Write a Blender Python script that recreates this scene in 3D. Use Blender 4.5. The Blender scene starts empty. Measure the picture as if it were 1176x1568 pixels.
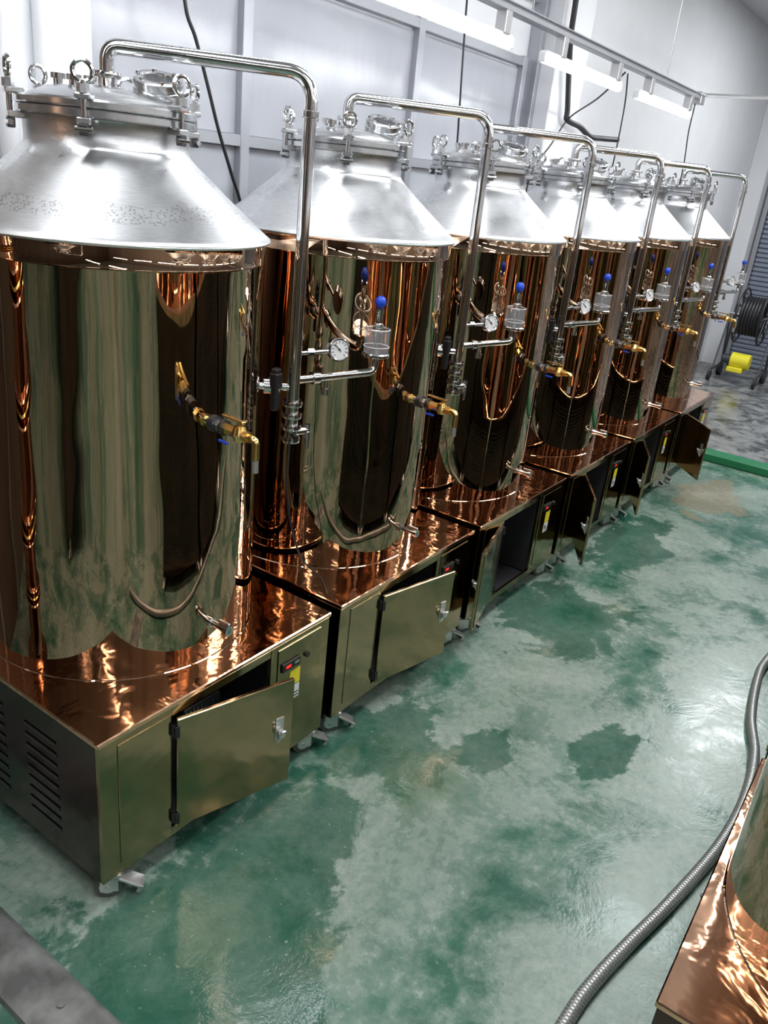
import bpy, bmesh, math, random
from mathutils import Vector, Matrix
random.seed(4)
scene=bpy.context.scene
PI=math.pi
# ---------------------------------------------------------------- materials
def mat(name,col=(.8,.8,.8),rough=.5,metal=0.,emit=None,es=0.,trans=0.,alpha=1.,aniso=0.,coat=0.,spec=.5):
    m=bpy.data.materials.new(name);m.use_nodes=True
    b=m.node_tree.nodes['Principled BSDF']
    b.inputs['Base Color'].default_value=(*col,1);b.inputs['Roughness'].default_value=rough
    b.inputs['Metallic'].default_value=metal
    b.inputs['Transmission Weight'].default_value=trans;b.inputs['Alpha'].default_value=alpha
    b.inputs['Anisotropic'].default_value=aniso;b.inputs['Coat Weight'].default_value=coat
    b.inputs['Specular IOR Level'].default_value=spec
    if emit: b.inputs['Emission Color'].default_value=(*emit,1);b.inputs['Emission Strength'].default_value=es
    return m
class N:
    def __init__(s,m): s.nt=m.node_tree;s.b=s.nt.nodes['Principled BSDF']
    def n(s,t,**k):
        x=s.nt.nodes.new(t)
        for a,v in k.items(): setattr(x,a,v)
        return x
    def l(s,a,b): s.nt.links.new(a,b)
    def coord(s,kind='Object',scale=(1,1,1),loc=(0,0,0)):
        c=s.n('ShaderNodeTexCoord');mp=s.n('ShaderNodeMapping');mp.inputs['Scale'].default_value=scale;mp.inputs['Location'].default_value=loc
        if kind=='World':
            g=s.n('ShaderNodeNewGeometry');s.l(g.outputs['Position'],mp.inputs['Vector'])
        else: s.l(c.outputs[kind],mp.inputs['Vector'])
        return mp.outputs[0]
    def noise(s,vec,scale,detail=3,rough=.5,dist=0.):
        x=s.n('ShaderNodeTexNoise');x.inputs['Scale'].default_value=scale;x.inputs['Detail'].default_value=detail
        x.inputs['Roughness'].default_value=rough;x.inputs['Distortion'].default_value=dist
        s.l(vec,x.inputs['Vector']);return x.outputs['Fac']
    def ramp(s,fac,stops):
        x=s.n('ShaderNodeValToRGB');e=x.color_ramp.elements
        while len(e)<len(stops): e.new(.5)
        for q,(p,c) in zip(e,stops):
            q.position=p;q.color=(*c,1) if not isinstance(c,(int,float)) else (c,c,c,1)
        s.l(fac,x.inputs[0]);return x.outputs[0]
    def mix(s,f,a,b,bt='MIX'):
        x=s.n('ShaderNodeMix',data_type='RGBA',blend_type=bt)
        for i,v in ((0,f),(6,a),(7,b)):
            if hasattr(v,'links'): s.l(v,x.inputs[i])
            elif i==0: x.inputs[0].default_value=v
            else: x.inputs[i].default_value=(*v,1)
        return x.outputs[2]
    def math(s,op,a,b=None,clamp=False):
        x=s.n('ShaderNodeMath',operation=op);x.use_clamp=clamp
        for i,v in enumerate((a,b)):
            if v is None: continue
            if hasattr(v,'links'): s.l(v,x.inputs[i])
            else: x.inputs[i].default_value=v
        return x.outputs[0]
    def bump(s,h,strength,dist=.01,prev=None):
        x=s.n('ShaderNodeBump');x.inputs['Strength'].default_value=strength;x.inputs['Distance'].default_value=dist
        s.l(h,x.inputs['Height'])
        if prev is not None: s.l(prev,x.inputs['Normal'])
        return x.outputs[0]
    def set(s,inp,v): s.l(v,s.b.inputs[inp])

M={}
# polished rose-gold tank shell
m=mat('tank_rose_gold_mirror',(.5,.36,.27),.03,1.);n=N(m)
v=n.coord('Object',(1,1,.07));f1=n.noise(v,22,2);v2=n.coord('Object',(1,1,.35));f2=n.noise(v2,4.0,2)
v3=n.coord('Object',(1,1,.02));f3=n.noise(v3,40,4,.65)
n.set('Base Color',n.ramp(f3,[(.28,(.42,.26,.165)),(.50,(.51,.34,.225)),(.72,(.58,.41,.285))]))
b1=n.bump(f1,.010,.01);b2=n.bump(f2,.15,.03,b1);n.set('Normal',b2)
n.set('Roughness',n.ramp(n.noise(v3,30,2),[(.35,.003),(.7,.018)]));M['tank']=m
# copper sheet
m=mat('copper_sheet',(.88,.52,.34),.09,1.);n=N(m)
f=n.noise(n.coord('Object'),6,3,.5,.5);n.set('Normal',n.bump(f,.26,.02));M['copper']=m
# brushed steel cone
m=mat('brushed_steel',(.66,.67,.68),.30,1.,aniso=.7);n=N(m)
t=n.n('ShaderNodeTangent',direction_type='RADIAL',axis='Z');n.l(t.outputs[0],n.b.inputs['Tangent'])
f=n.noise(n.coord('Object'),6,4,.6);n.set('Roughness',n.ramp(f,[(.3,.25),(.7,.38)]))
fr=n.noise(n.coord('Object',(1,1,14)),30,3,.6);n.set('Base Color',n.ramp(fr,[(.3,(.60,.61,.62)),(.7,(.74,.75,.76))]));M['brushed']=m
# same steel with a band of condensation droplets (near tank)
m2=m.copy();m2.name='brushed_steel_condensation';n=N(m2)
g=n.n('ShaderNodeTexCoord');sx=n.n('ShaderNodeSeparateXYZ');n.l(g.outputs['Object'],sx.inputs[0])
band=n.ramp(n.math('ADD',sx.outputs[2],n.math('MULTIPLY',n.noise(n.coord('Object'),5,3),.06)),[(0,0.),(1,0.)])
zz=n.math('ADD',sx.outputs[2],n.math('MULTIPLY',n.noise(n.coord('Object'),6,3),.05))
b0=n.math('MULTIPLY',n.math('GREATER_THAN',zz,2.195),n.math('LESS_THAN',zz,2.235))
vo=n.n('ShaderNodeTexVoronoi');vo.inputs['Scale'].default_value=110;n.l(n.coord('Object'),vo.inputs['Vector'])
dr=n.math('MULTIPLY',n.math('LESS_THAN',vo.outputs['Distance'],.38),b0)
n.set('Normal',n.bump(dr,.5,.004));n.set('Base Color',n.mix(n.math('MULTIPLY',dr,.55),n.ramp(fr if False else n.noise(n.coord('Object',(1,1,14)),30,3,.6),[(.3,(.60,.61,.62)),(.7,(.74,.75,.76))]),(.25,.25,.25)))
M['brushed_wet']=m2
M['steel']=mat('polished_steel',(.68,.68,.68),.12,1.)
M['satin']=mat('satin_steel',(.62,.63,.64),.24,1.)
M['dsteel']=mat('dark_steel',(.10,.10,.11),.35,.8)
# cabinet stainless mirror
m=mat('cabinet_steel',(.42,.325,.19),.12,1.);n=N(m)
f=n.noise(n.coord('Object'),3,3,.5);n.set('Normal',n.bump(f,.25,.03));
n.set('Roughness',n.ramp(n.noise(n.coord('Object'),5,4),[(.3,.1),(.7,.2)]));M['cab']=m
m=mat('cabinet_side_steel',(.11,.075,.065),.16,1.);n=N(m)  # dark base colour stands in for dark surroundings mirrored by the side steel
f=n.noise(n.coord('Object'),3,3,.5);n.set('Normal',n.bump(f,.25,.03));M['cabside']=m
M['black']=mat('black_plastic',(.015,.015,.016),.4)
M['interior']=mat('cabinet_interior',(.02,.02,.022),.5)
M['brass']=mat('brass',(.92,.66,.24),.20,1.)
M['blue']=mat('blue_plastic',(.01,.06,.55),.3)
M['white']=mat('white_face',(.85,.85,.85),.4)
M['yellow']=mat('yellow_sticker',(.85,.75,.03),.5)
M['red']=mat('red_led',(.4,.01,.01),.4,emit=(1,.03,.02),es=.8)
M['rubber']=mat('grey_rubber_wheel',(.10,.11,.10),.5)
M['zinc']=mat('zinc_plated',(.70,.70,.70),.3,.85)
M['glass']=mat('airlock_acrylic',(.85,.88,.90),.05,0.,alpha=.16,spec=.8)
M['dial']=M['white']
# ---------------------------------------------------------------- mesh builder
class MB:
    def __init__(s): s.v=[];s.f=[];s.m=[];s.mats=[]
    def mi(s,k):
        if k not in s.mats: s.mats.append(k)
        return s.mats.index(k)
    def add(s,vs,fs,k,T=None):
        o=len(s.v);i=s.mi(k)
        for p in vs:
            p=Vector(p)
            if T is not None: p=T@p
            s.v.append(p)
        for f in fs: s.f.append([o+q for q in f]);s.m.append(i)
    def lathe(s,prof,k,seg=32,c=(0,0,0),T=None):
        vs=[];fs=[]
        for r,z in prof:
            for j in range(seg):
                a=2*PI*j/seg;vs.append((r*math.cos(a)+c[0],r*math.sin(a)+c[1],z+c[2]))
        for i in range(len(prof)-1):
            for j in range(seg):
                a=i*seg+j;b=i*seg+(j+1)%seg;fs.append((a,b,b+seg,a+seg))
        s.add(vs,fs,k,T)
    def box(s,lo,hi,k,bev=.002,T=None):
        bm=bmesh.new();bmesh.ops.create_cube(bm,size=1)
        c=[(a+b)/2 for a,b in zip(lo,hi)];d=[abs(b-a) for a,b in zip(lo,hi)]
        for q in bm.verts: q.co=Vector((c[0]+q.co.x*d[0],c[1]+q.co.y*d[1],c[2]+q.co.z*d[2]))
        bev=min(bev,min(d)*.3)
        if bev>0: bmesh.ops.bevel(bm,geom=bm.edges[:],offset=bev,segments=1,affect='EDGES')
        bm.verts.index_update()
        s.add([q.co.copy() for q in bm.verts],[[q.index for q in f.verts] for f in bm.faces],k,T);bm.free()
    def frame(s,d):
        d=Vector(d).normalized();u=d.orthogonal().normalized();return u,d.cross(u),d
    def cyl(s,p0,p1,r,k,seg=16,r1=None,T=None):
        p0=Vector(p0);p1=Vector(p1);u,w,d=s.frame(p1-p0);r1=r if r1 is None else r1
        vs=[];
        for p,q in ((p0,r),(p1,r1)):
            for j in range(seg):
                a=2*PI*j/seg;vs.append(p+(u*math.cos(a)+w*math.sin(a))*q)
        fs=[(j,(j+1)%seg,(j+1)%seg+seg,j+seg) for j in range(seg)]
        fs.append(list(range(seg-1,-1,-1)));fs.append(list(range(seg,2*seg)))
        s.add(vs,fs,k,T)
    def tube(s,path,r,k,seg=14,T=None,cap=True):
        path=[Vector(p) for p in path];n=len(path)
        rs=r if isinstance(r,(list,tuple)) else [r]*n
        t0=(path[1]-path[0]).normalized();u=t0.orthogonal().normalized();vs=[];prev=t0
        for i,p in enumerate(path):
            t=((path[min(i+1,n-1)]-path[max(i-1,0)])).normalized()
            q=prev.rotation_difference(t);u=(q@u).normalized();prev=t;w=t.cross(u)
            for j in range(seg):
                a=2*PI*j/seg;vs.append(p+(u*math.cos(a)+w*math.sin(a))*rs[i])
        fs=[]
        for i in range(n-1):
            for j in range(seg):
                a=i*seg+j;b=i*seg+(j+1)%seg;fs.append((a,b,b+seg,a+seg))
        if cap: fs.append(list(range(seg-1,-1,-1)));fs.append([(n-1)*seg+j for j in range(seg)])
        s.add(vs,fs,k,T)
    def torus(s,c,nrm,R,r,k,seg=20,sg=8,T=None):
        u,w,d=s.frame(nrm);c=Vector(c)
        pts=[c+(u*math.cos(2*PI*i/seg)+w*math.sin(2*PI*i/seg))*R for i in range(seg)]
        vs=[]
        for i in range(seg):
            e=(pts[i]-c).normalized()
            for j in range(sg):
                a=2*PI*j/sg;vs.append(pts[i]+(e*math.cos(a)+d*math.sin(a))*r)
        fs=[(i*sg+j,((i+1)%seg)*sg+j,((i+1)%seg)*sg+(j+1)%sg,i*sg+(j+1)%sg) for i in range(seg) for j in range(sg)]
        s.add(vs,fs,k,T)
    def mesh(s,name,ang=35):
        me=bpy.data.meshes.new(name);me.from_pydata([tuple(q) for q in s.v],[],s.f)
        for k in s.mats: me.materials.append(M[k])
        me.polygons.foreach_set('material_index',s.m);me.polygons.foreach_set('use_smooth',[True]*len(s.f))
        me.update()
        bm=bmesh.new();bm.from_mesh(me);bmesh.ops.recalc_face_normals(bm,faces=bm.faces[:]);bm.to_mesh(me);bm.free()
        me.set_sharp_from_angle(angle=math.radians(ang));return me
def fillet(pts,r,n=8):
    pts=[Vector(p) for p in pts];out=[pts[0]]
    for i in range(1,len(pts)-1):
        a=(pts[i-1]-pts[i]);b=(pts[i+1]-pts[i]);rr=min(r,a.length*.49,b.length*.49)
        a=a.normalized();b=b.normalized();p0=pts[i]+a*rr;p1=pts[i]+b*rr
        for j in range(n+1):
            t=j/n;out.append(p0*(1-t)**2+pts[i]*2*t*(1-t)+p1*t*t)
    out.append(pts[-1]);return out
def smoothpath(pts,n=10):
    P=[Vector(p) for p in pts];P=[P[0]*2-P[1]]+P+[P[-1]*2-P[-2]];o=[]
    for i in range(1,len(P)-2):
        for j in range(n):
            t=j/n;a,b,c,d=P[i-1:i+3]
            o.append(.5*((2*b)+(c-a)*t+(2*a-5*b+4*c-d)*t*t+(-a+3*b-3*c+d)*t**3))
    o.append(P[-2]);return o
def ob(name,me,parent=None,loc=(0,0,0),rot=None):
    o=bpy.data.objects.new(name,me);scene.collection.objects.link(o);o.location=loc
    if rot: o.rotation_euler=rot
    if parent: o.parent=parent
    return o
def empty(name,loc=(0,0,0)):
    e=bpy.data.objects.new(name,None);scene.collection.objects.link(e);e.location=loc;e.empty_display_size=.1;return e

# ---------------------------------------------------------------- tank unit (local: x centred, front of cabinet y=0, floor z=0)
YC=.605;R=.5;HB=.69;HR=2.118;HN=2.345;B=.56;DEP=1.21
b=MB()
b.lathe([(.5035,HB),(.5035,HB+.004),(.5,HB+.006),(.5,HB+.5),(.5,2.040),(.5012,2.042),(.5012,2.048),(.5,2.050),(.5,HR-.004)],'tank',160)
me_body=b.mesh('tank_body')
def cone(k):
    b=MB()
    b.lathe([(.502,HR-.012),(.512,HR-.012),(.516,HR-.006),(.514,HR),(.50,HR+.010),(.40,HR+.092),(.27,HR+.203),(.252,HN-.006),(.246,HN+.004),(.246,HN+.07),(.248,HN+.075)],k,128)
    return b.mesh('cone_top',50)
me_cone=cone('brushed');me_cone1=cone('brushed_wet')
b=MB()
zf=2.425
b.lathe([(.22,zf-.004),(.262,zf-.004),(.266,zf),(.266,zf+.016),(.262,zf+.020),(.25,zf+.020)],'satin',96)
b.lathe([(.25,zf+.022),(.264,zf+.022),(.268,zf+.026),(.268,zf+.040),(.262,zf+.046),(.235,zf+.048),(.225,zf+.056),(.17,zf+.078),(.08,zf+.092),(.0,zf+.095)],'satin',96)
b.cyl((0,0,zf+.018),(0,0,zf+.024),.255,'black',64)
for kk in range(6):
    a=math.radians(-80+60*kk);T=Matrix.Translation((-.012*math.cos(a),-.012*math.sin(a),0))@Matrix.Rotation(a,4,'Z')
    b.box((.255,-.020,zf-.022),(.305,.020,zf-.004),'satin',.003,T)
    b.box((.255,-.022,zf+.042),(.310,.022,zf+.058),'satin',.004,T)
    b.box((.284,-.013,zf-.050),(.306,.013,zf-.02),'dsteel',.003,T)
    b.cyl((.295,0,zf-.045),(.295,0,zf+.090),.0085,'steel',12,T=T)
    b.cyl((.295,0,zf+.058),(.295,0,zf+.080),.017,'satin',6,T=T)
    b.torus((.295,0,zf+.112),(1,.25*(kk%3-1),0),.026,.0065,'steel',T=T)
    b.cyl((.30,-.024,zf-.035),(.30,.024,zf-.035),.008,'steel',10,T=T)
b.lathe([(.0,0),(.03,0),(.027,.04),(.027,.045)],'steel',24,(0,0,zf+.09))
b.lathe([(.02,0),(.042,0),(.044,.006),(.042,.016),(.02,.016)],'steel',24,(0,0,zf+.118))
# sight glass, tilted
sg=Matrix.Translation((.112,-.098,zf+.066))@Matrix.Rotation(math.radians(20),4,Vector((.80,-.60,0)))
b.lathe([(.055,-.03),(.055,.028),(.074,.030),(.076,.034),(.076,.046),(.072,.049),(.072,.053),(.076,.056),(.076,.070),(.070,.074),(.050,.074),(.048,.068),(.0,.068)],'satin',40,T=sg)
b.cyl((0,0,.067),(0,0,.0695),.047,'dsteel',32,T=sg)
for kk in range(6):
    a=kk*PI/3;b.cyl((.062*math.cos(a),.062*math.sin(a),.07),(.062*math.cos(a),.062*math.sin(a),.080),.007,'steel',6,T=sg)
for ax,ay,h in ((-.10,.10,.03),(.05,.15,.04),(-.13,-.02,.025)):
    b.cyl((ax,ay,zf+.06),(ax,ay,zf+.06+h+.02),.014,'steel',14);b.cyl((ax,ay,zf+.07+h),(ax,ay,zf+.085+h),.022,'steel',16)
me_lid=b.mesh('manway_lid')
# blow-off pipe
ph=math.radians(-41.9);rho=.626;px,py=rho*math.cos(ph),YC+rho*math.sin(ph);ZT=2.631
b=MB()
b.tube(fillet([(0,YC,zf+.12),(0,YC,ZT),(px,py,ZT),(px,py,1.49)],.085,10),.0225,'steel',20)
b.lathe([(.0225,0),(.029,.002),(.029,.02),(.0225,.022)],'steel',20,(px,py,ZT-.13))
ux,uy=math.cos(ph),math.sin(ph)
for z in (1.545,1.50,1.455):
    b.lathe([(.02,0),(.036,.0),(.038,.006),(.038,.014),(.036,.02),(.02,.02)],'steel',24,(px,py,z-.01))
b.cyl((px,py,1.40),(px,py,1.50),.024,'steel',18)
b.lathe([(.0,0),(.034,.0),(.036,.006),(.036,.014),(.034,.02),(.0,.02)],'steel',24,(px,py,1.395))
b.cyl((px,py,1.43),(px+.075,py-.02,1.43),.015,'steel',14);b.cyl((px+.07,py-.02,1.39),(px+.07,py-.02,1.455),.013,'satin',12)
b.box((px+.056,py-.034,1.36),(px+.072,py-.026,1.43),'satin',.002)
b.cyl((px,py,1.43),(px-.03,py-.05,1.425),.011,'steel',12)
def along(d,z): return (ux*d,YC+uy*d,z)
b.cyl(along(.495,1.605),along(.61,1.605),.014,'steel',16)
b.cyl(along(.515,1.605),along(.54,1.605),.03,'steel',20)
b.cyl(along(.548,1.605),along(.572,1.605),.03,'steel',20)
b.cyl(along(.54,1.60),along(.54,1.64),.008,'steel',10)
T=Matrix.Translation(along(.545,1.60))@Matrix.Rotation(ph+.9,4,'Z')
b.box((-.024,-.036,-.080),(.010,-.008,.078),'black',.006,T);b.box((-.028,-.040,.0),(.014,-.004,.062),'black',.006,T)
du,dv=.379,-.087
ZB=1.632
b.tube(fillet([(px,py,ZB),(px+du,py+dv,ZB),(px+du,py+dv,ZB+.075)],.045,8),.0165,'steel',18)
b.cyl((px+.08*.97,py-.08*.22,ZB),(px+.11*.97,py-.11*.22,ZB),.024,'steel',18)
b.cyl((px+.15*.97,py-.15*.22,ZB-.06),(px+.15*.97,py-.15*.22,ZB),.010,'steel',12)
b.cyl((px+.15*.97,py-.15*.22,ZB-.07),(px+.15*.97,py-.15*.22,ZB-.045),.016,'steel',12)
gx,gy,gz=px+.185,py-.047,1.735
b.tube([(px,py,gz-.005),(gx-.03,gy+.008,gz-.005)],.008,'steel',12)
b.cyl((px+.05,py-.012,gz-.005),(px+.075,py-.018,gz-.005),.015,'steel',6)
gd=Vector((-.45,-.88,.12)).normalized();gp=Vector((gx,gy,gz))
b.cyl(gp-gd*.012,gp+gd*.014,.043,'steel',32);b.torus(gp+gd*.014,gd,.040,.005,'steel',32,8)
b.cyl(gp+gd*.0145,gp+gd*.0155,.037,'dial',32)
gu=gd.cross(Vector((0,0,1))).normalized();gw=gu.cross(gd)
def gq(a,r,h=.0165): return gp+gd*h+(gu*math.cos(a)+gw*math.sin(a))*r
for kk in range(11):
    a=math.radians(225-27*kk);b.cyl(gq(a,.024),gq(a,.033),.0011,'black',5)
b.cyl(gq(math.radians(45),.028,.018),gq(math.radians(225),.010,.018),.0016,'black',6);b.cyl(gp+gd*.015,gp+gd*.019,.004,'black',10)
me_pipe=b.mesh('blow_off_pipe')
ax_,ay_=px+du,py+dv
b=MB();c=(ax_,ay_,0)
b.lathe([(.0,1.693),(.05,1.693),(.055,1.697),(.055,1.706),(.050,1.710),(.0,1.710)],'steel',32,c)
b.lathe([(.0,1.806),(.02,1.806),(.024,1.812),(.024,1.82),(.016,1.825),(.014,1.86),(.017,1.865),(.017,1.88),(.0,1.88)],'steel',24,c)
b.cyl((ax_,ay_,1.71),(ax_,ay_,1.806),.009,'satin',14)
b.lathe([(.010,1.745),(.018,1.750),(.018,1.79),(.010,1.795)],'satin',20,c)
b.lathe([(.0,1.880),(.010,1.882),(.016,1.888),(.021,1.896),(.022,1.905),(.018,1.918),(.011,1.925),(.0,1.928)],'blue',24,c)
b.lathe([(.050,1.708),(.050,1.800),(.047,1.804),(.044,1.800)],'glass',32,c)
b.torus((ax_,ay_,1.802),(0,0,1),.048,.003,'zinc',32,6);b.torus((ax_,ay_,1.735),(0,0,1),.0505,.0015,'white',32,6)
me_air=b.mesh('airlock')
def valve(z):
    b=MB();a=math.radians(-96);T=Matrix.Translation((0,YC,z))@Matrix.Rotation(a,4,'Z')
    b.cyl((.49,0,0),(.56,0,0),.014,'steel',16,T=T);b.cyl((.510,0,0),(.525,0,0),.022,'brass',6,T=T)
    b.cyl((.55,0,0),(.575,0,0),.026,'dsteel',18,T=T);b.cyl((.575,0,0),(.60,0,0),.020,'satin',6,T=T)
    b.cyl((.60,0,0),(.615,0,0),.024,'dsteel',18,T=T)
    b.cyl((.615,0,0),(.665,0,0),.019,'brass',6,T=T);b.lathe([(0,-.026),(.018,-.022),(.026,0),(.018,.022),(0,.026)],'brass',16,(.68,0,0),T)
    b.cyl((.69,0,0),(.725,0,0),.018,'brass',6,T=T);b.tube(fillet([(.72,0,0),(.755,0,0),(.755,0,-.06)],.02),.012,'brass',12,T=T)
    b.tube([(.755,0,-.055),(.757,0,-.10)],.010,'zinc',12,T=T)
    b.cyl((.68,0,.02),(.68,0,.038),.008,'brass',10,T=T)
    b.box((.60,-.008,.036),(.70,.008,.043),'brass',.002,T);b.box((.62,-.035,-.035),(.665,-.027,-.027),'blue',.002,T)
    return b.mesh('sample_valve')
me_v1=valve(1.60);me_v2=valve(1.475)
b=MB();T=Matrix.Translation((0,YC,.845))@Matrix.Rotation(math.radians(-91),4,'Z')
b.cyl((.49,0,0),(.60,0,0),.012,'steel',14,T=T);b.cyl((.50,0,0),(.515,0,0),.018,'steel',16,T=T);b.cyl((.585,0,0),(.60,0,0),.018,'steel',16,T=T)
b.box((.55,-.005,.012),(.60,.005,.03),'satin',.002,T)
me_drain=b.mesh('drain_port')
# cabinet
b=MB()
Z0=.11
b.box((-B-.004,-.006,HB-.020),(B+.004,DEP+.006,HB),'copper',.004)
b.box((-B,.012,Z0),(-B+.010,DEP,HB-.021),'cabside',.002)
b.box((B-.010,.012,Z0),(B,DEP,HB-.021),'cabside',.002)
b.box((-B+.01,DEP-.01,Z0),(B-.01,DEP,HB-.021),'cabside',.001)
b.box((-B+.01,.012,Z0),(B-.01,DEP-.01,Z0+.012),'interior',.001)
HX=-.265;OX=.205
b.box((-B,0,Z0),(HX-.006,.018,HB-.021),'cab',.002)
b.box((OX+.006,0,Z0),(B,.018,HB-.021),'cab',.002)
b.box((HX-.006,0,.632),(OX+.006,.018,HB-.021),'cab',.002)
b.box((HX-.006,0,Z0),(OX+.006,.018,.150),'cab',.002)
b.box((-B+.07,-.0035,.155),(HX-.012,0,.645),'cab',.0015)
b.box((OX+.045,-.0035,.17),(B-.055,0,.645),'cab',.0015)
b.box((HX-.02,.02,Z0+.02),(HX-.012,1.0,HB-.04),'interior',0)
b.box((OX+.012,.02,Z0+.02),(OX+.02,1.0,HB-.04),'interior',0)
b.lathe([(0,.125),(.10,.125),(.10,.14),(.095,.15),(.10,.28),(.095,.33),(.06,.365),(0,.375)],'black',28,(-.10,.30,0))
b.tube(smoothpath([(-.10,.30,.37),(-.08,.28,.45),(.05,.26,.47),(.12,.30,.40),(.14,.4,.3)],6),.008,'brass',10)
b.box((-.02,.22,.14),(.17,.30,.40),'dsteel',.004)
for kk in range(10): b.box((-.015+kk*.019,.214,.15),(-.010+kk*.019,.222,.39),'satin',0)
for row in range(9):
    for colm in range(3):
        y=.22+colm*.30;z=.20+row*.045
        b.box((-B-.003,y,z),(-B+.001,y+.17,z+.012),'dsteel',.001);b.box((-B-.0035,y,z+.012),(-B,y+.17,z+.016),'cabside',0)
for row in range(11):
    for colm in range(14):
        x=-.46+colm*.068;z=.20+row*.036
        b.box((x,DEP-.001,z),(x+.038,DEP+.003,z+.014),'interior',0)
b.box((.27,-.012,.535),(.375,-.003,.575),'black',.003);b.box((.29,-.0135,.549),(.318,-.012,.561),'red',0)
b.box((.34,-.013,.55),(.365,-.012,.562),'satin',0)
b.box((.325,-.005,.445),(.385,-.0036,.515),'yellow',0);b.box((.325,-.005,.375),(.385,-.0036,.438),'white',0)
b.box((.333,-.006,.40),(.345,-.005,.425),'black',0);b.box((.352,-.006,.385),(.38,-.005,.39),'black',0);b.box((.352,-.006,.40),(.38,-.005,.405),'black',0)
b.cyl((.42,-.012,.555),(.42,-.003,.555),.012,'black',14)
for z in (.20,.575): b.cyl((HX-.004,-.008,z-.022),(HX-.004,-.008,z+.022),.0075,'black',10)
me_cab=b.mesh('cabinet')
W=.47
b=MB()
b.box((.004,-.018,.158),(W,-.002,.626),'cab',.003)
b.box((.02,-.002,.175),(W-.016,.003,.61),'cab',.002)
for z in (.20,.575): b.box((-.004,-.020,z-.024),(.014,-.017,z+.024),'black',.002)
b.box((W-.075,-.022,.375),(W-.04,-.017,.475),'zinc',.003)
b.box((W-.072,-.046,.395),(W-.045,-.022,.425),'zinc',.004)
T=Matrix.Translation((W-.058,-.045,.42))@Matrix.Rotation(.5,4,'X')
b.box((-.011,-.006,-.07),(.011,.006,.015),'zinc',.004,T)
me_door=b.mesh('door')
b=MB()
b.box((-.04,-.03,.098),(.04,.03,.112),'zinc',.002);b.cyl((0,0,.088),(0,0,.10),.026,'zinc',18)
b.box((-.032,-.022,.03),(.028,-.018,.09),'zinc',.003);b.box((-.032,.018,.03),(.028,.022,.09),'zinc',.003);b.box((-.032,-.022,.082),(.03,.022,.09),'zinc',.002)
b.cyl((-.008,-.0155,.046),(-.008,.0155,.046),.046,'rubber',28);b.cyl((-.008,-.0165,.046),(-.008,.0165,.046),.028,'zinc',20);b.cyl((-.008,-.026,.046),(-.008,.026,.046),.007,'satin',10)
T=Matrix.Translation((.035,0,.085))@Matrix.Rotation(.55,4,'Y')
b.box((-.01,-.028,-.007),(.085,.028,.007),'zinc',.004,T);b.box((.073,-.028,-.026),(.086,.028,.007),'zinc',.003,T)
me_cast=b.mesh('caster')

def tank(x,door=-15,y=0.,off=0.,v1=False,rot=0.,near=False):
    e=empty('fermentation_tank',(x,y,0))
    yc=YC+off
    ob('body',me_body,e,(0,yc,0),(0,0,rot));ob('cone_top',me_cone1 if near else me_cone,e,(0,yc,0));ob('manway_lid',me_lid,e,(0,yc,0))
    for nm,me in (('blow_off_pipe',me_pipe),('airlock',me_air),('sample_valve',me_v1 if v1 else me_v2),('drain_port',me_drain)):
        ob(nm,me,e,(0,off,0))
    ob('cabinet',me_cab,e);ob('cabinet_door',me_door,e,(HX,-.003,0),(0,0,math.radians(door)))
    for i,(cx,cy,a) in enumerate([(-.505,.04,-.75),(.50,.04,-.5),(-.505,1.15,2.2),(.505,1.15,1)]):
        ob('caster_%d'%(i+1),me_cast,e,(cx,cy,0),(0,0,a))
    return e
SP=1.1954
for i,dr in enumerate([-15.7,-12,-165,-150,-156,-140]):
    e=tank(i*SP,dr,v1=(i==0),rot=i*1.3,near=(i==0))
    if i==0: e0=e
for i in (0,1,2,3,4): tank(.30+i*SP,0,y=-1.638-DEP,off=.082,rot=i*.9+.4)
# two unseen units, added to put dark and gold into the near tank's reflection
tank(-3.15,0,y=-1.40,rot=.3);tank(-4.40,0,y=-1.40,rot=2.)

# ---------------------------------------------------------------- room
def simple(name,build):
    b=MB();build(b);return ob(name,b.mesh(name))
m=mat('green_epoxy_floor',(.05,.3,.2),.2,0.,spec=.5);n=N(m)
w=n.coord('World',(1,1,1))
big=n.noise(w,1.5,7,.66,.5);mid=n.noise(n.coord('World',(1,1,1),(3,7,0)),3.4,6,.68,.4);fine=n.noise(w,26,6,.75)
sp=n.noise(n.coord('World',(1,1,1),(9,2,0)),60,2,.5)
gcol=n.ramp(mid,[(.25,(.026,.105,.066)),(.5,(.062,.165,.115)),(.75,(.11,.225,.165))])
pale=n.ramp(fine,[(.3,(.19,.265,.215)),(.7,(.38,.445,.39))])
fac=n.ramp(n.math('ADD',n.math('MULTIPLY',big,.62),n.math('ADD',n.math('MULTIPLY',mid,.30),n.math('MULTIPLY',fine,.12))),[(.44,.0),(.495,.30),(.53,.60),(.63,1.)])
col=n.mix(fac,gcol,pale)
def blob(cx,cy,r,sx=1.,edge=.2):
    mp=n.n('ShaderNodeMapping');g=n.n('ShaderNodeNewGeometry');mp.inputs['Location'].default_value=(-cx*sx,-cy,0);mp.inputs['Scale'].default_value=(sx,1,0)
    n.l(g.outputs['Position'],mp.inputs['Vector']);vl=n.n('ShaderNodeVectorMath',operation='LENGTH');n.l(mp.outputs[0],vl.inputs[0])
    d=n.math('ADD',vl.outputs['Value'],n.math('MULTIPLY',n.math('SUBTRACT',n.math('ADD',n.math('MULTIPLY',mid,.6),n.math('MULTIPLY',big,.4)),.5),r*4.))
    return n.ramp(n.math('DIVIDE',d,r),[(.85,1.),(min(.99,.85+edge),0.)])
mask=None
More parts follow.
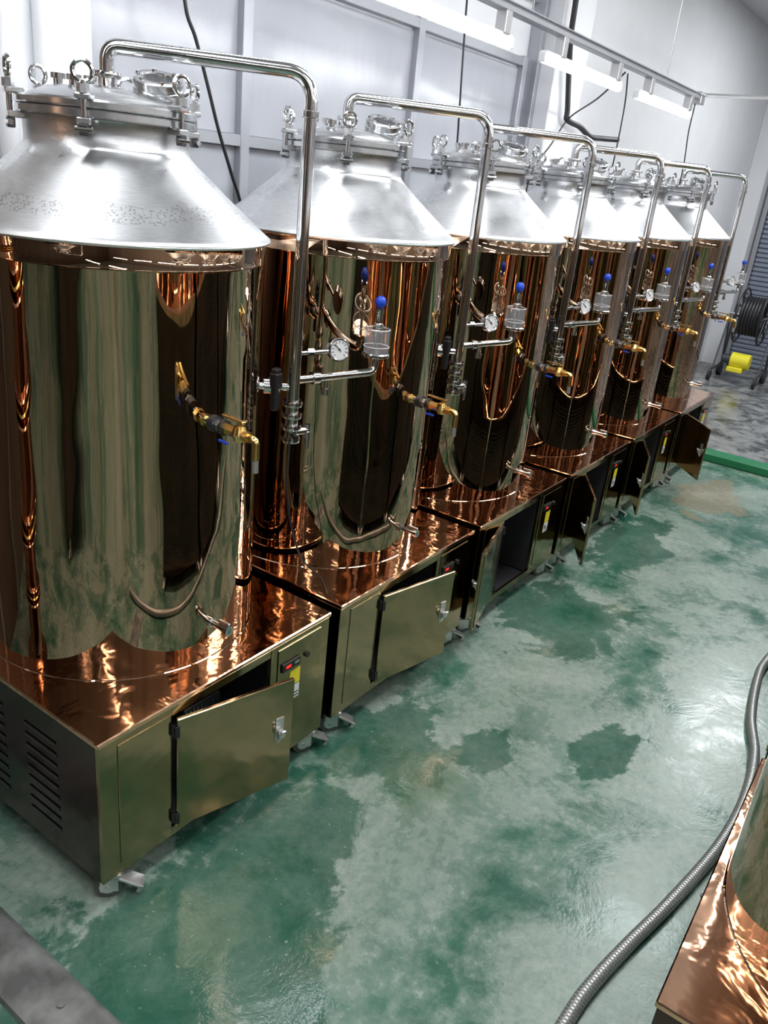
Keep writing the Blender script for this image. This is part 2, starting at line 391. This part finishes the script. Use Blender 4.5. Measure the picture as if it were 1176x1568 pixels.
for a in [(2.45,-.30,.42,.8),(.84,-.20,.28,.8),(.05,-.25,.28,.6),(-.5,-.35,.45,.7),(3.9,-.25,.3,.5),(1.05,-.55,.17,1.),(1.45,-1.0,.16,.55)]:
    q=blob(*a);mask=q if mask is None else n.math('MAXIMUM',mask,q)
wetcol=n.ramp(mid,[(.3,(.014,.085,.052)),(.7,(.040,.140,.095))])
col=n.mix(n.math('MULTIPLY',mask,.72),col,wetcol)
tan=blob(5.45,-.42,.28,.5,.14);col=n.mix(n.math('MULTIPLY',tan,n.math('MULTIPLY',fine,1.2)),col,(.36,.29,.19))
col=n.mix(n.ramp(sp,[(.70,0.),(.74,.5)]),col,(.42,.50,.44))
g=n.n('ShaderNodeNewGeometry');sx=n.n('ShaderNodeSeparateXYZ');n.l(g.outputs['Position'],sx.inputs[0])
far=n.math('GREATER_THAN',sx.outputs[0],6.72)
conc=n.ramp(mid,[(.4,(.06,.065,.065)),(.52,(.24,.245,.24)),(.7,(.36,.36,.35))])
col=n.mix(far,col,conc);n.set('Base Color',col)
rr=n.ramp(fac,[(0.,.15),(1.,.36)]);rr2=n.mix(mask,rr,(.06,.06,.06));n.set('Roughness',rr2)
n.set('Normal',n.bump(fine,.05,.005,n.bump(mid,.12,.03)));M['floor']=m
simple('floor',lambda b:b.add([(-6,-7,0),(12.5,-7,0),(12.5,1.5,0),(-6,1.5,0)],[(0,1,2,3)],'floor'))
m=mat('white_wall_paint',(.74,.75,.77),.5);n=N(m);n.set('Base Color',n.ramp(n.noise(n.coord('World'),.8,4,.6),[(.3,(.68,.695,.72)),(.7,(.78,.79,.81))]));M['wall']=m
m=mat('frosted_wall_panel',(.50,.51,.54),.22,0.,spec=.7);n=N(m)
n.set('Normal',n.bump(n.noise(n.coord('World',(1,1,.5)),2.2,3,.5),.35,.05,n.bump(n.noise(n.coord('World'),140,1),.12,.003)))
n.set('Base Color',n.ramp(n.noise(n.coord('World'),.9,3),[(.3,(.36,.375,.41)),(.7,(.46,.475,.51))]));M['panel']=m
M['darkwall']=mat('dim_far_wall',(.12,.09,.07),.6)
M['frontwall']=mat('warm_grey_wall',(.30,.25,.22),.6)
M['alu']=mat('aluminium_profile',(.40,.41,.44),.35,.6)
M['ceil']=mat('ceiling_paint',(.58,.58,.60),.7)
M['tube']=mat('led_tube',(1,1,1),.5,emit=(.95,.97,1.0),es=35.)
M['shutter']=mat('roller_shutter_slats',(.30,.34,.42),.35,.5)
M['gcurb']=mat('green_curb_paint',(.02,.20,.08),.35)
m=mat('galvanised_channel',(.22,.22,.22),.5,.4);n=N(m);n.set('Base Color',n.ramp(n.noise(n.coord('World'),9,4),[(.35,(.13,.135,.13)),(.65,(.32,.33,.32))]));M['chan']=m
M['cable']=mat('black_cable',(.012,.012,.014),.45)
WY=1.5
simple('wall_back',lambda b:b.box((-6,WY,0),(12.5,WY+.15,4.6),'wall',0))
def f(b):
    for x0,x1 in ((.56,1.42),(1.48,2.90),(2.96,4.30)):
        for z0,z1 in ((.1,2.40),(2.46,3.16)): b.box((x0,WY-.015,z0),(x1,WY,z1),'panel',0)
    for x in (1.45,2.93,4.33): b.box((x-.032,WY-.06,0),(x+.032,WY-.001,3.24),'alu',.004)
    for z in (2.43,3.20,.06): b.box((.55,WY-.055,z-.028),(4.36,WY-.002,z+.028),'alu',.003)
    b.box((1.4,WY-.04,3.6),(4.6,WY-.002,3.64),'alu',.002)
simple('trim_1',f)
def f(b):
    b.box((-.30,WY-.10,0),(.54,WY-.001,4.59),'wall',.004)
    for x in (.30,.14): b.cyl((x,WY-.13,0),(x,WY-.13,4.59),.035,'wall',20)
simple('wall_left_pier',f)
simple('added_dark_panelling',lambda b:(b.box((-5.95,WY-.06,0),(-.32,WY-.001,4.59),'darkwall',.004),[b.box((-5.9+i*.8,WY-.09,0),(-5.84+i*.8,WY-.06,4.5),'alu',.003) for i in range(7)]))  # unseen dark panelling, added so the near tank mirrors dark on its left
def f(b):
    b.box((4.50,WY-.22,0),(5.05,WY-.001,4.59),'wall',.006)
    b.box((4.44,WY-.10,0),(4.50,WY-.001,4.59),'alu',.003)
    b.box((5.05,WY-.06,0),(5.30,WY-.001,4.59),'alu',.004)
    b.box((12.15,WY-.25,0),(12.49,WY-.001,4.59),'wall',.005)
simple('wall_pier',f)
simple('ceiling',lambda b:b.box((-6,-7,4.6),(12.5,1.65,4.7),'ceil',0))
simple('wall_left',lambda b:b.box((-6.15,-7,0),(-6,1.65,4.6),'darkwall',0))
simple('wall_front',lambda b:b.box((-6,-7.15,0),(12.5,-7,4.6),'frontwall',0))
simple('wall_right',lambda b:b.box((12.5,-7,0),(12.65,1.65,4.6),'wall',0))
def f(b):
    for i in range(44):
        z=.02+i*.07;b.box((12.43,-3.5,z),(12.48,1.15,z+.062),'shutter',.018)
    b.box((12.40,1.15,0),(12.495,1.22,3.2),'alu',.004);b.box((12.30,-3.5,3.1),(12.495,1.22,3.4),'shutter',.01)
simple('door_1',f)
simple('green_curb',lambda b:b.box((6.56,-6.9,0),(6.76,1.48,.085),'gcurb',.012))
def f(b):
    vs=[];prof=[(-.955,.0),(-.95,.018),(-.925,.030),(-.85,.034),(-.80,.028),(-.775,.012),(-.77,.0)]
    for y in (-1.3,1.35):
        for x,z in prof: vs.append((x,y,z))
    k=len(prof);b.add(vs,[(i,i+1,i+1+k,i+k) for i in range(k-1)]+[list(range(k)),list(range(2*k-1,k-1,-1))],'chan')
    for i in range(5): b.cyl((-.86,-1.2+i*.5,.033),(-.86,-1.2+i*.5,.040),.012,'chan',8)
simple('floor_cable_channel',f)
# copper still column standing left of the row (out of frame, mirrored in the near tank)
e=empty('copper_still_column',(-1.62,.82,0))
b=MB();b.lathe([(0,0),(.22,0),(.22,.02),(.15,.03),(.13,.06),(.13,2.75),(.10,2.82),(0,2.86)],'copper',40)
for k in range(8):
    for j in range(3):
        z=.35+k*.31+j*.035;b.lathe([(.13,z),(.165,z),(.170,z+.006),(.165,z+.012),(.13,z+.012)],'brass' if j==1 else 'copper',40)
ob('column',b.mesh('column'),e)
def lightrow(y,z,segs,rail0,rail1):
    e=empty('suspended_strip_light',(0,y,0))
    b=MB();b.box((rail0,-.03,z+.13),(rail1,.03,z+.17),'alu',.004);b.box((rail0,-.04,z+.165),(rail1,.04,z+.172),'alu',.001);ob('rail',b.mesh('rail'),e)
    b=MB()
    for x0,x1 in segs:
        b.box((x0,-.022,z+.012),(x1,.022,z+.04),'white',.003)
        for x in (x0+.2,x1-.08): b.box((x-.03,-.03,z+.035),(x+.03,.03,z+.135),'zinc',.004)
        for x in (x0-.008,x1+.008): b.box((x-.01,-.02,z-.016),(x+.01,.02,z+.03),'white',.003)
    x=rail0+.4
    while x<rail1: b.cyl((x,0,z+.17),(x,0,4.6),.004,'satin',6);x+=2.2
    ob('battens',b.mesh('battens'),e)
    b=MB()
    for x0,x1 in segs: b.cyl((x0,0,z-.004),(x1,0,z-.004),.0165,'tube',14)
    ob('tubes',b.mesh('tubes'),e)
lightrow(.50,3.0,[(-2.55,-1.35),(-1.30,-.1),(-.05,1.08),(1.14,2.30),(2.70,3.83),(4.18,5.40)],-4.5,5.6)
lightrow(-2.3,3.3,[(-4.0+i*1.7,-2.8+i*1.7) for i in range(7)],-4.5,9)  # this row and the next are unseen, added to light the tanks from the front
lightrow(-5.0,3.3,[(-4.0+i*1.7,-2.8+i*1.7) for i in range(8)],-4.5,10)
for i,(x,y,e_) in enumerate([(-1.5,-.9,66),(1.8,-.9,66),(5,-.9,72),(9,-.7,150),(0,-4,70),(5,-4,70)]):  # unseen area lights added under the ceiling as general fill
    l=bpy.data.lights.new('fill_light','AREA');l.shape='RECTANGLE';l.size=2.2;l.size_y=.8;l.energy=e_;l.color=(.96,.98,1);l.specular_factor=.3
    o=bpy.data.objects.new('fill_light',l);scene.collection.objects.link(o);o.location=(x,y,4.55)
simple('ceiling_conduit',lambda b:(b.tube([(5.55,.5,3.17),(5.55,-5,3.17)],.014,'zinc',10),b.box((5.5,.46,3.10),(5.6,.54,3.19),'zinc',.004)))
# cables
def cab(pts,r=.007): simple('hanging_cable',lambda b:b.tube(smoothpath(pts,8),r,'cable',8))
cab([(.86,1.3,4.58),(.90,1.3,3.3),(.926,1.3,2.935),(.989,1.3,2.803),(1.06,1.3,2.637),(1.133,1.3,2.458),(1.22,1.3,2.28),(1.296,1.3,2.12),(1.36,1.3,1.8),(1.38,1.3,1.0)],.008)
cab([(2.62,1.0,4.58),(2.65,1.0,3.6),(2.673,1.0,3.27),(2.71,1.0,2.958),(2.76,1.0,2.554),(2.81,1.0,2.08),(2.82,1.0,1.5)],.006)
cab([(4.50,1.22,4.58),(4.53,1.22,3.6),(4.56,1.22,3.35),(4.70,1.22,2.95),(4.73,1.22,2.87),(4.95,1.2,2.84),(5.19,1.2,2.79),(5.5,1.22,2.80),(5.86,1.22,2.82)],.022)
cab([(3.9,.5,3.1),(4.25,.8,2.98),(4.717,1.2,2.88),(4.5,1.21,2.68),(4.246,1.22,2.435),(4.2,1.22,2.0)],.006)
cab([(3.95,.5,3.1),(4.05,.52,2.95),(4.06,.52,2.75),(4.05,.52,2.55)],.005)
cab([(5.5,.5,3.1),(5.56,.52,2.9),(5.62,.52,2.7),(5.64,.52,2.5)],.005)
b=MB();b.tube(smoothpath([(.44,.17,1.42),(.40,.13,1.2),(.46,.10,.95),(.60,.10,.80),(.66,.10,.70)],8),.004,'cable',8);ob('sensor_wire',b.mesh('sensor_wire'),e0)
# far hose reel cart
e=empty('hose_reel_cart',(11.1,.70,0))
b=MB()
for y in (-.32,.32):
    b.tube(fillet([(-.35,y,.12),(-.30,y,.16),(.30,y,.16),(.32,y,1.05)],.05),.018,'dsteel',10)
    b.tube([(-.2,y,.16),(.05,y,.95),(.30,y,.16)],.015,'dsteel',10)
    b.cyl((.28,y-.03,.09),(.28,y+.03,.09),.09,'black',20);b.cyl((-.32,y-.02,.07),(-.32,y+.02,.07),.07,'black',20)
b.tube([(.32,-.32,1.05),(.32,.32,1.05)],.018,'dsteel',10)
b.cyl((.05,-.34,.95),(.05,.34,.95),.02,'satin',12)
ob('frame',b.mesh('frame'),e)
b=MB()
for y in (-.17,.17):
    b.torus((.05,y,.95),(0,1,0),.38,.016,'black',36,8)
    for k in range(6):
        a=k*PI/3;b.cyl((.05,y,.95),(.05+.38*math.cos(a),y,.95+.38*math.sin(a)),.010,'black',8)
for k in range(7): b.torus((.05,-.13+k*.043,.95),(0,1,0),.26,.024,'cable',28,8)
ob('reel',b.mesh('reel'),e)
b=MB();b.cyl((-.16,-.16,.33),(-.16,.10,.33),.11,'yellow',24);b.box((-.28,-.10,.17),(-.04,.12,.24),'yellow',.01);b.cyl((-.16,.10,.33),(-.16,.22,.33),.07,'dsteel',20)
ob('pump_motor',b.mesh('pump_motor'),e)
# braided hose on floor: core tube plus real woven strands
M['hose']=mat('hose_core',(.30,.32,.30),.45,.3);M['braid']=mat('braid_wire',(.62,.64,.62),.3,.7)
hp=smoothpath([(-1.2,-1.40,.025),(-.5,-1.38,.025),(.068,-1.397,.025),(.243,-1.412,.025),(.465,-1.453,.025),(.753,-1.515,.025),(1.172,-1.585,.025),(1.53,-1.60,.025),(1.879,-1.566,.025),(2.192,-1.483,.025),(2.606,-1.427,.025),(2.872,-1.428,.025),(3.6,-1.5,.025),(4.6,-1.4,.025)],12)
def f(b):
    b.tube(hp,.0225,'hose',16)
    # resample by arc length
    L=[0.]
    for a,c in zip(hp,hp[1:]): L.append(L[-1]+(c-a).length)
    step=.006;out=[];j=0;s=0.
    while s<L[-1]-1e-4:
        while L[j+1]<s: j+=1
        t=(s-L[j])/(L[j+1]-L[j]);out.append((hp[j].lerp(hp[j+1],t),(hp[j+1]-hp[j]).normalized(),s));s+=step
    for sgn in (1,-1):
        for k in range(6):
            vs=[];fs=[]
            for i,(p,d,s) in enumerate(out):
                u=Vector((0,0,1)).cross(d).normalized();w=d.cross(u)
                for h in (-.17,.17):
                    a=sgn*s*2*PI/.085+k*2*PI/6+h;vs.append(p+(u*math.cos(a)+w*math.sin(a))*.0242)
            for i in range(len(out)-1): fs.append((2*i,2*i+1,2*i+3,2*i+2))
            b.add(vs,fs,'braid')
simple('braided_hose',f)
# camera
cam=bpy.data.cameras.new('camera');co=bpy.data.objects.new('camera',cam);scene.collection.objects.link(co)
F=Vector((.77187606,.50262553,-.38932623));Rr=Vector((.57846125,-.8093034,.10203227));U=Vector((.26379902,.3039664,.91543132))
mw=Matrix.Identity(4)
for i in range(3): mw[i][0]=Rr[i];mw[i][1]=U[i];mw[i][2]=-F[i]
mw.translation=Vector((-1.7604,-1.7180,2.3768));co.matrix_world=mw
cam.sensor_fit='VERTICAL';cam.sensor_height=36;cam.lens=28.41;cam.clip_start=.02
scene.camera=co
wd=bpy.data.worlds.new('world');scene.world=wd;wd.use_nodes=True
wd.node_tree.nodes['Background'].inputs[0].default_value=(.8,.85,.9,1);wd.node_tree.nodes['Background'].inputs[1].default_value=.3
scene.view_settings.view_transform='Standard'
